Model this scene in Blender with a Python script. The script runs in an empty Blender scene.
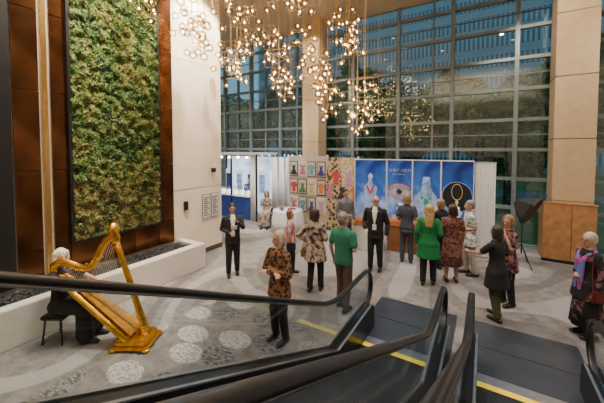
import bpy, bmesh, math, random
from mathutils import Vector, Matrix, noise
random.seed(7)
D=bpy.data
COL=bpy.context.scene.collection
# ------------------------------------------------------------------ materials
_m={}
def mat(name,col,rough=.6,metal=0,var=.12,scale=12,emit=0,col2=None,tex='noise',bump=0,detail=4,p0=.42,p1=.55):
    if name in _m: return _m[name]
    m=D.materials.new(name); m.use_nodes=True
    nt=m.node_tree; N=nt.nodes; L=nt.links
    p=N['Principled BSDF']; p.inputs['Roughness'].default_value=rough; p.inputs['Metallic'].default_value=metal
    tc=N.new('ShaderNodeTexCoord')
    if tex=='voronoi':
        t=N.new('ShaderNodeTexVoronoi'); t.inputs['Scale'].default_value=scale; out=t.outputs['Distance']
    elif tex=='wavex':
        t=N.new('ShaderNodeTexWave'); t.inputs['Scale'].default_value=scale; out=t.outputs['Fac']
    else:
        t=N.new('ShaderNodeTexNoise'); t.inputs['Scale'].default_value=scale; t.inputs['Detail'].default_value=detail; out=t.outputs['Fac']
    L.new(tc.outputs['Object'],t.inputs['Vector'])
    r=N.new('ShaderNodeValToRGB'); L.new(out,r.inputs['Fac'])
    if col2 is None:
        a=[max(0,c*(1-var)) for c in col]; b=[min(1,c*(1+var)) for c in col]
        r.color_ramp.elements[0].position=.3; r.color_ramp.elements[1].position=.7
    else:
        a=col; b=col2
        r.color_ramp.elements[0].position=p0; r.color_ramp.elements[1].position=p1
    r.color_ramp.elements[0].color=(*a,1); r.color_ramp.elements[1].color=(*b,1)
    L.new(r.outputs['Color'],p.inputs['Base Color'])
    if emit:
        L.new(r.outputs['Color'],p.inputs['Emission Color']); p.inputs['Emission Strength'].default_value=emit
    if bump:
        bp=N.new('ShaderNodeBump'); bp.inputs['Strength'].default_value=bump; L.new(out,bp.inputs['Height']); L.new(bp.outputs['Normal'],p.inputs['Normal'])
    _m[name]=m; return m
def glassmat(name,tint,refl=.12,rough=.0,k=.8,blend=.25):
    m=D.materials.new(name); m.use_nodes=True; nt=m.node_tree; N=nt.nodes; L=nt.links
    for n in list(N): N.remove(n)
    o=N.new('ShaderNodeOutputMaterial'); t=N.new('ShaderNodeBsdfTransparent'); t.inputs['Color'].default_value=(*tint,1)
    g=N.new('ShaderNodeBsdfGlossy'); g.inputs['Roughness'].default_value=rough
    lw=N.new('ShaderNodeLayerWeight'); lw.inputs['Blend'].default_value=blend
    ma=N.new('ShaderNodeMath'); ma.operation='MULTIPLY_ADD'; ma.inputs[1].default_value=k; ma.inputs[2].default_value=refl
    ma.use_clamp=True
    mx=N.new('ShaderNodeMixShader'); L.new(lw.outputs['Fresnel'],ma.inputs[0]); L.new(ma.outputs[0],mx.inputs[0])
    L.new(t.outputs[0],mx.inputs[1]); L.new(g.outputs[0],mx.inputs[2]); L.new(mx.outputs[0],o.inputs[0])
    return m
WGL=glassmat('window_glass',(.66,.88,.93),.12,k=.7)
EGL=glassmat('balustrade_glass',(.88,.92,.93),.03,k=.35)
CGL=glassmat('case_glass',(.95,.97,.97),.03)
BGL=glassmat('bulb_glass',(.99,.95,.88),.04,k=.7,blend=.3,rough=.05)
WHITE=mat('white_cloth',(.74,.74,.74),.8,var=.05)
BLACK=mat('black_satin',(.012,.012,.014),.4)
CREAM=mat('cream_plaster',(.82,.73,.60),.6,var=.05,scale=2)
CEIL=mat('ceiling_paint',(.60,.47,.34),.8,var=.04,scale=2)
STONE=mat('stone_cladding',(.52,.385,.24),.5,var=.08,scale=5)
WOOD=mat('oak_veneer',(.40,.20,.085),.35,tex='noise',scale=6,var=.25)
BRASS=mat('brass',(.75,.5,.18),.28,1,var=.1)
GOLD=mat('harp_gold',(.82,.43,.055),.24,.88,var=.25,scale=8)
MULL=mat('mullion_metal',(.22,.27,.29),.4,.3)
STEEL=mat('brushed_steel',(.45,.47,.50),.3,.9)
# ------------------------------------------------------------------ object helpers
def obj(name,me,m=None,parent=None,smooth=False,loc=(0,0,0)):
    o=D.objects.new(name,me); COL.objects.link(o)
    if m is not None and len(me.materials)==0: me.materials.append(m)
    if smooth:
        for p in me.polygons: p.use_smooth=True
    if parent: o.parent=parent
    o.location=loc
    return o
def tag(o,label,cat,group=None,kind=None):
    o['label']=label; o['category']=cat
    if group:o['group']=group
    if kind:o['kind']=kind
    return o
def struct(o): o['kind']='structure'; return o
def empty(name,loc=(0,0,0),rz=0):
    o=D.objects.new(name,None); COL.objects.link(o); o.location=loc; o.rotation_euler=(0,0,rz); o.empty_display_size=.1; return o
def bm_box(bm,lo,hi):
    x0,y0,z0=lo;x1,y1,z1=hi
    v=[bm.verts.new(c) for c in [(x0,y0,z0),(x1,y0,z0),(x1,y1,z0),(x0,y1,z0),(x0,y0,z1),(x1,y0,z1),(x1,y1,z1),(x0,y1,z1)]]
    for f in [(0,3,2,1),(4,5,6,7),(0,1,5,4),(1,2,6,5),(2,3,7,6),(3,0,4,7)]: bm.faces.new([v[i] for i in f])
def fin(bm,name):
    me=D.meshes.new(name); bm.to_mesh(me); bm.free(); return me
def box(name,lo,hi,m,parent=None,bev=0):
    bm=bmesh.new()
    c=[(lo[i]+hi[i])/2 for i in range(3)]
    bm_box(bm,[lo[i]-c[i] for i in range(3)],[hi[i]-c[i] for i in range(3)])
    if bev: bmesh.ops.bevel(bm,geom=bm.edges[:],offset=bev,segments=2,affect='EDGES')
    return obj(name,fin(bm,name),m,parent,loc=c)
def boxes(name,lst,m,parent=None):
    bm=bmesh.new()
    for lo,hi in lst: bm_box(bm,lo,hi)
    return obj(name,fin(bm,name),m,parent)
def tube(bm,pts,rad,n=12,side=(1,0,0),cap=True):
    pts=[Vector(p) for p in pts]
    rad=[(r,r) if not isinstance(r,(tuple,list)) else r for r in rad]
    if cap:
        d0=(pts[0]-pts[1]).normalized(); d1=(pts[-1]-pts[-2]).normalized()
        r0=min(rad[0]); r1=min(rad[-1])
        pre=[(pts[0]+d0*r0*.95,(rad[0][0]*.3,rad[0][1]*.3)),(pts[0]+d0*r0*.65,(rad[0][0]*.76,rad[0][1]*.76))]
        post=[(pts[-1]+d1*r1*.65,(rad[-1][0]*.76,rad[-1][1]*.76)),(pts[-1]+d1*r1*.95,(rad[-1][0]*.3,rad[-1][1]*.3))]
        pts=[p for p,_ in pre]+pts+[p for p,_ in post]
        rad=[r for _,r in pre]+rad+[r for _,r in post]
    rings=[]
    for i,p in enumerate(pts):
        a=pts[max(0,i-1)]; b=pts[min(len(pts)-1,i+1)]
        t=(b-a).normalized()
        s=Vector(side); u=s-t*s.dot(t)
        if u.length<.05: s=Vector((0,1,0)) if abs(t.y)<.9 else Vector((0,0,1)); u=s-t*s.dot(t)
        u.normalize(); v=t.cross(u)
        ru,rv=rad[i]
        rings.append([bm.verts.new(p+u*ru*math.cos(k*math.tau/n)+v*rv*math.sin(k*math.tau/n)) for k in range(n)])
    for i in range(len(rings)-1):
        for k in range(n):
            bm.faces.new([rings[i][k],rings[i][(k+1)%n],rings[i+1][(k+1)%n],rings[i+1][k]])
    bm.faces.new(rings[0][::-1]); bm.faces.new(rings[-1])
def loft(bm,rings,n=24,wave=0,nw=9):
    R=[]
    for j,(z,rx,ry,cx,cy) in enumerate(rings):
        f=wave*(1-j/(len(rings)-1))
        R.append([bm.verts.new((cx+rx*(1+f*math.cos(nw*k*math.tau/n))*math.cos(k*math.tau/n),cy+ry*(1+f*math.cos(nw*k*math.tau/n))*math.sin(k*math.tau/n),z)) for k in range(n)])
    for i in range(len(R)-1):
        for k in range(n): bm.faces.new([R[i][k],R[i][(k+1)%n],R[i+1][(k+1)%n],R[i+1][k]])
    bm.faces.new(R[0][::-1]); bm.faces.new(R[-1])
def ell(bm,c,r,seg=16,rot=None):
    M=Matrix.Translation(c)@(rot if rot else Matrix.Identity(4))@Matrix.Diagonal((*r,1))
    bmesh.ops.create_uvsphere(bm,u_segments=seg,v_segments=max(8,seg//2+2),radius=1,matrix=M)
def cyl(name,p0,p1,r,m,parent=None,n=12,r2=None):
    bm=bmesh.new(); tube(bm,[p0,p1],[r,r if r2 is None else r2],n=n,cap=False)
    return obj(name,fin(bm,name),m,parent,smooth=n>8)
def poly_x(name,pts,x0,x1,m,parent=None):
    bm=bmesh.new()
    A=[bm.verts.new((x0,y,z)) for y,z in pts]; B=[bm.verts.new((x1,y,z)) for y,z in pts]
    bm.faces.new(A); bm.faces.new(B[::-1]); n=len(pts)
    for i in range(n): bm.faces.new([A[i],B[i],B[(i+1)%n],A[(i+1)%n]])
    bmesh.ops.recalc_face_normals(bm,faces=bm.faces[:])
    return obj(name,fin(bm,name),m,parent)
def poly_y(name,pts,y0,y1,m,parent=None):
    bm=bmesh.new()
    A=[bm.verts.new((x,y0,z)) for x,z in pts]; B=[bm.verts.new((x,y1,z)) for x,z in pts]
    bm.faces.new(A); bm.faces.new(B[::-1]); n=len(pts)
    for i in range(n): bm.faces.new([A[i],B[i],B[(i+1)%n],A[(i+1)%n]])
    bmesh.ops.recalc_face_normals(bm,faces=bm.faces[:])
    return obj(name,fin(bm,name),m,parent)
def remesh(bm,name,vox,m,parent,smooth_it=3):
    me=fin(bm,name+'_t'); t=D.objects.new('t',me); COL.objects.link(t)
    r=t.modifiers.new('r','REMESH'); r.mode='VOXEL'; r.voxel_size=vox; r.use_smooth_shade=True
    s=t.modifiers.new('s','SMOOTH'); s.iterations=smooth_it; s.factor=.5
    dg=bpy.context.evaluated_depsgraph_get(); dg.update()
    me2=D.meshes.new_from_object(t.evaluated_get(dg)); me2.name=name
    D.objects.remove(t); D.meshes.remove(me)
    me2.materials.clear()
    return obj(name,me2,m,parent,smooth=True)
# ------------------------------------------------------------------ room shell
H=8.05
def carpet():
    m=D.materials.new('carpet'); m.use_nodes=True; nt=m.node_tree; N=nt.nodes; L=nt.links
    p=N['Principled BSDF']; p.inputs['Roughness'].default_value=1; p.inputs['Specular IOR Level'].default_value=.05
    tc=N.new('ShaderNodeTexCoord')
    def mixc(f,a,b):
        x=N.new('ShaderNodeMix'); x.data_type='RGBA'
        if hasattr(f,'links'): L.new(f,x.inputs[0])
        else: x.inputs[0].default_value=f
        for i,v in ((6,a),(7,b)):
            if isinstance(v,tuple): x.inputs[i].default_value=(*v,1)
            else: L.new(v,x.inputs[i])
        return x.outputs[2]
    def ramp(src,p0,p1):
        r=N.new('ShaderNodeMapRange'); r.inputs[1].default_value=p0; r.inputs[2].default_value=p1; L.new(src,r.inputs[0]); return r.outputs[0]
    def math_(op,a,b):
        x=N.new('ShaderNodeMath'); x.operation=op
        for i,v in enumerate((a,b)):
            if hasattr(v,'links'): L.new(v,x.inputs[i])
            else: x.inputs[i].default_value=v
        return x.outputs[0]
    n1=N.new('ShaderNodeTexNoise'); n1.inputs['Scale'].default_value=5; n1.inputs['Detail'].default_value=9; n1.inputs['Roughness'].default_value=.7; L.new(tc.outputs['Object'],n1.inputs['Vector'])
    base=mixc(ramp(n1.outputs['Fac'],.36,.64),(.165,.152,.145),(.29,.272,.26))
    nw=N.new('ShaderNodeTexNoise'); nw.inputs['Scale'].default_value=.30; nw.inputs['Detail'].default_value=0; nw.inputs['Distortion'].default_value=.5
    mp0=N.new('ShaderNodeMapping'); mp0.inputs['Location'].default_value=(3.1,1.7,4.2); mp0.inputs['Scale'].default_value=(1,.6,1); mp0.inputs['Rotation'].default_value=(0,0,.5); L.new(tc.outputs['Object'],mp0.inputs['Vector']); L.new(mp0.outputs[0],nw.inputs['Vector'])
    band=math_('FRACT',math_('MULTIPLY',nw.outputs['Fac'],5.0),0)
    sw=math_('MULTIPLY',ramp(band,.62,.64),ramp(band,.90,.88))
    c=mixc(math_('MULTIPLY',sw,.55),base,(.44,.425,.41))
    dk=math_('MULTIPLY',ramp(band,.10,.12),ramp(band,.34,.32))
    c=mixc(math_('MULTIPLY',dk,.55),c,(.105,.10,.105))
    mp2=N.new('ShaderNodeMapping'); mp2.inputs['Rotation'].default_value=(0,0,-.5); mp2.inputs['Scale'].default_value=(1.35,2.0,1); L.new(tc.outputs['Object'],mp2.inputs['Vector'])
    v=N.new('ShaderNodeTexVoronoi'); v.voronoi_dimensions='2D'; v.inputs['Scale'].default_value=1; v.inputs['Randomness'].default_value=.35; L.new(mp2.outputs[0],v.inputs['Vector'])
    oval=ramp(v.outputs['Distance'],.395,.38)
    sx=N.new('ShaderNodeSeparateXYZ'); L.new(tc.outputs['Object'],sx.inputs[0])
    mask=math_('MULTIPLY',ramp(sx.outputs['Y'],4.35,4.2),ramp(sx.outputs['Y'],1.0,1.1))
    mask=math_('MULTIPLY',mask,ramp(sx.outputs['X'],-4.7,-4.5))
    c=mixc(mask,c,base)
    n2=N.new('ShaderNodeTexNoise'); n2.inputs['Scale'].default_value=26; n2.inputs['Detail'].default_value=5
    mp3=N.new('ShaderNodeMapping'); mp3.inputs['Rotation'].default_value=(0,0,-.5); mp3.inputs['Scale'].default_value=(.5,1.2,1); L.new(tc.outputs['Object'],mp3.inputs['Vector']); L.new(mp3.outputs[0],n2.inputs['Vector'])
    vc=N.new('ShaderNodeSeparateColor'); L.new(v.outputs['Color'],vc.inputs[0])
    o1=mixc(ramp(n2.outputs['Fac'],.40,.60),(.06,.06,.065),(.27,.265,.26))
    o2=mixc(ramp(n2.outputs['Fac'],.36,.58),(.26,.25,.24),(.56,.54,.51))
    oc=mixc(ramp(vc.outputs[0],.45,.55),o1,o2)
    c=mixc(math_('MULTIPLY',oval,mask),c,oc)
    n3=N.new('ShaderNodeTexNoise'); n3.inputs['Scale'].default_value=60; L.new(tc.outputs['Object'],n3.inputs['Vector'])
    c=mixc(math_('MULTIPLY',ramp(n3.outputs['Fac'],.42,.62),.4),c,(.13,.12,.115))
    L.new(c,p.inputs['Base Color'])
    bp=N.new('ShaderNodeBump'); bp.inputs['Strength'].default_value=.3; L.new(n3.outputs['Fac'],bp.inputs['Height']); L.new(bp.outputs[0],p.inputs['Normal'])
    return m
struct(boxes('floor',[((-13,-4,-.2),(5.5,11.45,0))],carpet()))
struct(boxes('ceiling',[((-13,-4,H),(5.5,11.45,H+.2))],CEIL))
struct(box('wall_left',(-7.2,-4,0),(-6.8,6.45,H),CREAM))
struct(box('wall_alcove',(-13,6.25,0),(-7.2,6.45,H),CREAM))
struct(box('wall_far_left',(-13.2,6.25,0),(-13,11.45,H),CREAM))
struct(box('wall_back',(-7.2,-4.2,0),(5.5,-4,H),CREAM))
struct(box('wall_right',(5.5,-4.2,0),(5.7,11.45,H),CREAM))
JO=mat('joint',(.36,.27,.17),.8)
for i,z in enumerate((1.9,5.3)):
    struct(box('trim_%d'%(i+1),(-6.803,4.8,z),(-6.795,6.45,z+.006),JO))
struct(box('baseboard_left',(-6.8,5.12,0),(-6.785,6.45,.14),mat('base_bronze',(.12,.09,.06),.4,.5)))
def column(x0,x1,y0,y1,lab):
    e=empty('column',((x0+x1)/2,(y0+y1)/2,0))
    hx=(x1-x0)/2; hy=(y1-y0)/2
    z=0
    while z<H-.05:
        z2=min(H,z+1.62)
        box('stone_panel',(-hx,-hy,z+.012),(hx,hy,z2-.012 if z2<H else H),STONE,e)
        z=z2
    box('core',(-hx+.02,-hy+.02,0),(hx-.02,hy-.02,H),JO,e)
    tag(e,lab,'column'); e['kind']='structure'
    return e
column(-6.2,-5.5,10.2,10.9,'square beige stone-clad column behind the booths')
column(1.53,2.36,10.2,11.0,'square tan stone-clad column with joints')
wb=empty('column_cladding',(1.9,10.5,0))
box('panel',(-.55,-.42,.08),(.02,-.34,1.55),WOOD,wb,.006); box('panel',(.03,-.42,.08),(.5,-.34,1.55),WOOD,wb,.006)
box('plinth',(-.56,-.40,0),(.51,-.34,.08),BLACK,wb); box('cap_rail',(-.57,-.43,1.55),(.52,-.33,1.58),WOOD,wb)
box('side_panel',(-.55,-.34,0),(-.47,.4,1.55),WOOD,wb,.006)
tag(wb,'warm oak veneer wainscot wrapped around the column base','wood cladding')
vx=[]; x=-11.55
while x<5.5: vx.append(round(x,2)); x+=1.76
zz=[0.0,1.15,2.05,2.95,3.87,4.8,5.72,6.64,7.56,H]
edges=[-13]+vx+[5.5]
for i in range(len(edges)-1):
    x0,x1=edges[i],edges[i+1]
    w=empty('window_%d'%(i+1),((x0+x1)/2,11.35,0)); struct(w)
    hw=(x1-x0)/2
    box('pane',(-hw,-.008,.0),(hw,.008,H),WGL,w)
    if i>0: box('mullion',(-hw-.055,-.14,0),(-hw+.055,.06,H),MULL,w)
    for z in zz[:-1]: box('transom',(-hw+.055,-.09,max(0,z-.05)),(hw-.055,.05,z+.05),MULL,w)
    for z in (3.41,5.26,7.1): box('glazing_bar',(-hw+.055,-.04,z-.015),(hw-.055,.03,z+.015),MULL,w)
    if i<4: box('mullion',(-.03,-.08,0),(.03,.05,H),MULL,w)
    elif i in (6,8): box('mullion',(.25,-.07,0),(.30,.05,H),MULL,w)
# ------------------------------------------------------------------ copper wall & green wall
COP=mat('copper_bronze',(.125,.052,.02),.24,.88,tex='noise',scale=1.3,var=.75,detail=6)
COPD=mat('dark_bronze',(.025,.018,.013),.25,.7,scale=2,var=.4)
cw=empty('copper_wall_panel',(-6.8,0,0))
def pan(y0,y1,z0,z1,m,t=.05,name='panel'): box(name,(.0,y0+.006,z0+.006),(t,y1-.006,z1-.006),m,cw)
zr=[.62,1.2,2.6,4.0,5.4,6.8,H-.02]
for i in range(len(zr)-1):
    pan(1.78,2.14,zr[i],zr[i+1],COP)
    pan(2.30,2.56,zr[i],zr[i+1],COP)
    pan(4.38,4.79,zr[i],zr[i+1],COP)
for y0 in (2.56,3.17,3.78): pan(y0,y0+.6,.62,1.17,COP)
box('gold_strip',(.0,2.17,.62),(.09,2.25,H-.02),BRASS,cw,.004)
tag(cw,'tall burnished copper panels framing the living plant wall','wall panel')
dk=empty('dark_wall_panel',(-6.8,0,0))
box('panel',(0,-1.0,.62),(.06,1.3,H-.02),COPD,dk); box('panel',(0,1.34,.62),(.06,1.76,H-.02),BLACK,dk)
box('gold_strip',(.06,1.30,.62),(.09,1.33,H-.02),BRASS,dk)
tag(dk,'dark bronze wall panels with a thin gold strip','wall panel')
gw=empty('green_wall',(-6.8,3.47,1.2)); tag(gw,'vertical living wall densely planted with green and russet foliage','plant wall')
box('frame',(0,-.93,-.03),(.13,-.88,6.7),BLACK,gw); box('frame',(0,.88,-.03),(.13,.93,6.7),BLACK,gw); box('frame',(0,-.88,-.03),(.13,.88,.01),BLACK,gw)
box('backing',(0.0,-.88,.01),(.05,.88,6.7),mat('felt',(.02,.03,.01),.9),gw)
def leafmesh(name,n,fn,sz,pal):
    V=[];F=[];C=[]
    for i in range(n):
        p,nr,ci=fn()
        s=sz*random.uniform(.6,1.3)
        nrm=(Vector(nr)+Vector((random.gauss(0,.5),random.gauss(0,.5),random.gauss(0,.5)))).normalized()
        u=nrm.orthogonal().normalized(); u=Matrix.Rotation(random.uniform(0,6.28),3,nrm)@u; v=nrm.cross(u)
        b=len(V); p=Vector(p)
        V+=[p-u*s*.9,p-v*s*.45,p+u*s,p+v*s*.45]; F.append((b,b+1,b+2,b+3))
        c=pal[ci]; k=random.uniform(.6,1.3); C.append([min(1,q*k) for q in c])
    me=D.meshes.new(name); me.from_pydata([tuple(v) for v in V],[],F)
    at=me.color_attributes.new('Col','BYTE_COLOR','CORNER')
    arr=[]
    for c in C: arr+= (c+[1])*4
    at.data.foreach_set('color',arr)
    return me
def leafmat(name,rough=.6):
    m=D.materials.new(name); m.use_nodes=True; N=m.node_tree.nodes; L=m.node_tree.links
    a=N.new('ShaderNodeVertexColor'); a.layer_name='Col'; p=N['Principled BSDF']; p.inputs['Roughness'].default_value=rough
    L.new(a.outputs['Color'],p.inputs['Base Color']); return m
LM=leafmat('foliage')
pal=[(.065,.155,.025),(.125,.225,.04),(.25,.30,.07),(.025,.07,.018),(.30,.23,.09),(.24,.10,.05)]
def gfn():
    y=random.uniform(-.88,.88); z=random.uniform(.02,6.7)
    n=noise.noise(Vector((y*2.6,z*1.9,3)))+.6*noise.noise(Vector((y*9,z*9,1))); h=noise.noise(Vector((y*7,z*7,9)))
    r=random.random()
    if n>.18: ci=random.choice([1,2,2,4])
    elif n<-.16: ci=random.choice([0,3,3,1])
    else: ci=random.choice([0,0,1,1,4 if z<2.5 else 2,5 if z<1.3 else 0])
    if z<1.2 and r<.35: ci=random.choice([4,5,2])
    return (.07+.08*(h+.5)+random.uniform(-.02,.03),y,z),(1,0,.2),ci
obj('foliage',leafmesh('foliage',70000,gfn,.027,pal),LM,gw)
PL=mat('planter_white',(.66,.63,.58),.5,var=.03)
pt=empty('planter_ledge',(-6.4,0,0)); tag(pt,'long low white stone planter ledge beneath the plant wall','planter')
box('front',(.20,-1,0),(.43,5.12,.60),PL,pt,.012)
box('end',(-.395,4.92,0),(.20,5.12,.60),PL,pt,.012)
box('soil',(-.395,-1,0),(.20,4.92,.5),BLACK,pt)
bm=bmesh.new()
for i in range(2600):
    s=random.uniform(.02,.04)
    M=Matrix.Translation((random.uniform(-.36,.16),random.uniform(.8,4.87),random.uniform(.525,.56)))@Matrix.Rotation(random.uniform(0,6),4,'Z')@Matrix.Diagonal((s,s*.75,s*.5,1))
    bmesh.ops.create_icosphere(bm,subdivisions=1,radius=1,matrix=M)
pb=obj('pebbles',fin(bm,'pebbles'),mat('pebble',(.03,.03,.032),.45,var=.5,scale=20),None,True,loc=(-6.4,0,0)); tag(pb,'dark river pebbles filling the planter ledge','pebbles',kind='stuff')
nt_=empty('notice_board',(-6.795,5.95,1.35)); tag(nt_,'pair of small framed notices on the cream wall','sign')
for y in (-.24,.08):
    box('frame',(0,y,-.36),(.02,y+.27,.34),mat('alu',(.3,.3,.32),.4,.6),nt_)
    box('sheet',(.02,y+.02,-.34),(.025,y+.25,.32),WHITE,nt_)
    boxes('print',[((.025,y+.04,-.28+.055*k),(.027,y+.23-.03*(k%3),-.25+.055*k)) for k in range(10)],mat('ink',(.10,.10,.13),.7),nt_)
ph=box('wall_phone',(-6.795,5.1,1.35),(-6.74,5.22,1.58),BLACK,None,.008); tag(ph,'small dark wall-mounted intercom handset','intercom')
ex=box('wall_spotlight',(-6.795,6.05,2.3),(-6.68,6.15,2.42),BLACK,None,.01); tag(ex,'small black spotlight fixed to the cream wall','wall light')
# ------------------------------------------------------------------ escalators
RB=3.42; SL=.49
def rz(b): return 1.0+max(0,RB-b)*SL
def railpath():
    P=[]
    for b in (-1.6,-.6,.4,1.4,2.4,3.0): P.append((b,rz(b)))
    for k in range(7):
        b=3.1+k*.11; f=(b-3.1)/.66
        P.append((b,1.0+ (SL*.32)*(1-f)**2))
    P+= [(4.1,1.0),(4.4,1.0)]
    for k in range(1,12):
        a=math.pi/2-k*math.pi/11
        P.append((4.6+.3*math.cos(a),.7+.3*math.sin(a)))
    P+=[(4.3,.4)]
    return P
RUB=mat('rubber_handrail',(.012,.012,.013),.28)
TREAD=mat('grooved_tread',(.035,.038,.045),.42,.6,tex='wavex',scale=22,var=.5)
YEL=mat('safety_yellow',(.90,.66,.02),.5,emit=.2)
DECK=mat('black_deck',(.02,.02,.023),.3,.5)
PLATE=mat('landing_plate',(.075,.088,.112),.34,.6,tex='noise',scale=3,var=.15)
def escalator(xl,xr,lab):
    cx=(xl+xr)/2; h=(xr-xl)/2
    e=empty('escalator',(cx,0,0)); tag(e,lab,'escalator','pair of escalators')
    P=railpath()
    for s in (-1,1):
        x=s*h
        bm=bmesh.new(); tube(bm,[(x,b,z) for b,z in P],[(.040,.022)]*len(P),n=14,side=(1,0,0))
        obj('handrail',fin(bm,'handrail'),RUB,e,True)
        bm=bmesh.new(); tube(bm,[(x,b,z-.028) for b,z in P[:15]],[(.022,.012)]*15,n=8,side=(1,0,0))
        obj('rail_channel',fin(bm,'rail_channel'),STEEL,e,True)
        Q=[(b,z-.03) for b,z in P[:15]]
        for k in range(0,12):
            a=math.pi/2-k*math.pi/11
            Q.append((4.6+.27*math.cos(a),.7+.27*math.sin(a)))
        Q+=[(3.42,.40),(-1.6,.40+5.02*SL)]
        poly_x('glass_panel',Q,x-.007,x+.007,EGL,e)
        zt=.42
        poly_x('deck',[(-1.6,zt+5.02*SL),(RB,zt),(4.75,zt),(4.84,zt-.08),(4.86,0.0),(RB-.6,0.0),(-1.6,zt+5.02*SL-.85)],x-.085,x+.085,DECK,e)
        for q in (-.088,.06):
            poly_x('deck_trim',[(-1.6,zt+.012+5.02*SL),(RB,zt+.012),(4.74,zt+.012),(4.74,zt),(RB,zt),(-1.6,zt+5.02*SL)],x+q,x+q+.028,STEEL,e)
    w=h-.09
    b=4.24-.4
    while b>-1.5:
        z=.03+max(0,3.45-(b))*SL if b<3.5 else .03
        box('step',(-w,b,z-.2),(w,b+.395,z),TREAD,e)
        b-=.4
    poly_x('truss',[(-1.6,5.1*SL-.2),(3.4,-.02),(4.2,-.02),(4.2,-.1),(3.2,-.1),(-1.6,5.1*SL-.8)],-w,w,BLACK,e)
    box('comb_plate',(-w,4.24,0.0),(w,4.50,.035),STEEL,e)
    box('comb_line',(-w,4.24,.035),(w,4.33,.039),YEL,e)
    box('landing_plate',(-h-.1,4.50,0.0),(h+.1,5.15,.02),PLATE,e)
    box('landing_plate',(-h-.1,5.16,0.0),(h+.1,5.9,.02),PLATE,e)
    return e
escalator(-1.62,-.47,'escalator with glass balustrades and black handrails beside the seating floor')
escalator(-.12,1.14,'escalator with glass balustrades and black handrails on the outer side')
# ------------------------------------------------------------------ chandeliers
clusters=[(-5.8,3.6,6.1),(-5.4,4.5,5.6),(-4.7,3.7,6.3),(-6.1,4.9,5.9),(-5.1,5.4,5.2),(-4.2,4.7,5.5),(-5.0,6.5,5.9),(-4.1,5.7,4.9),(-6.0,6.1,5.3),(-4.1,6.8,5.7),(-3.2,6.0,4.7),(-3.5,7.0,4.3),(-2.8,6.7,5.6),(-3.0,7.8,3.85),(-2.5,7.0,4.3),(-3.8,3.8,6.5),(-4.1,7.8,4.9),(-3.2,5.1,6.1),(-3.7,5.6,7.0),(-4.6,4.6,7.0),(-5.1,7.4,4.9),(-3.2,7.5,6.2),(-5.6,5.3,6.9),(-4.5,6.1,7.0)]
bm=bmesh.new(); ell(bm,(0,0,0),(.085,.085,.085),16); GLOBE=fin(bm,'globe'); GLOBE.materials.append(BGL)
for p in GLOBE.polygons:p.use_smooth=True
bm=bmesh.new(); ell(bm,(0,0,0),(.014,.014,.02),8); BULB=fin(bm,'bulb'); BULB.materials.append(mat('bulb_glow',(1,.66,.30),emit=40,var=.02))
bm=bmesh.new(); tube(bm,[(0,0,0),(0,0,.05)],[.012,.012],n=8,cap=False); SOCK=fin(bm,'socket'); SOCK.materials.append(BRASS)
for (x,y,z) in clusters:
    e=empty('chandelier',(x,y,z)); tag(e,'branching brass pendant chandelier with clear glass globes','chandelier','cluster of globe chandeliers')
    cyl('rod',(0,0,-.35),(0,0,H-z-.03),.009,BRASS,e,8)
    cyl('canopy',(0,0,H-z-.03),(0,0,H-z),.07,BRASS,e,16)
    bm=bmesh.new(); tips=[]
    for k in range(6):
        a=k*math.tau/6*1.9+random.uniform(-.4,.4); zz0=-.38+k*.15; L_=random.uniform(.26,.48)
        tx,ty=L_*math.cos(a),L_*math.sin(a)
        tube(bm,[(-tx*.5,-ty*.5,zz0),(tx,ty,zz0)],[.006,.006],n=6)
        for f,dz in ((1,.0),(.5,random.choice([-.17,.17])),(-.5,random.choice([-.12,.12]))):
            px,py=tx*f,ty*f; tip=(px,py,zz0+dz)
            if dz: tube(bm,[(px,py,zz0),tip],[.005,.005],n=6)
            tips.append(tip)
        if k in (0,2,4): cyl('cable',(tx,ty,zz0),(tx,ty,H-z),.004,BRASS,e,6)
    obj('branch',fin(bm,'branch'),BRASS,e)
    random.shuffle(tips)
    for tpt in tips[:16]:
        obj('globe',GLOBE,None,e,loc=(tpt[0],tpt[1],tpt[2]-.06))
        obj('bulb',BULB,None,e,loc=(tpt[0],tpt[1],tpt[2]-.06))
        obj('socket',SOCK,None,e,loc=(tpt[0],tpt[1],tpt[2]-.02))
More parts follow.
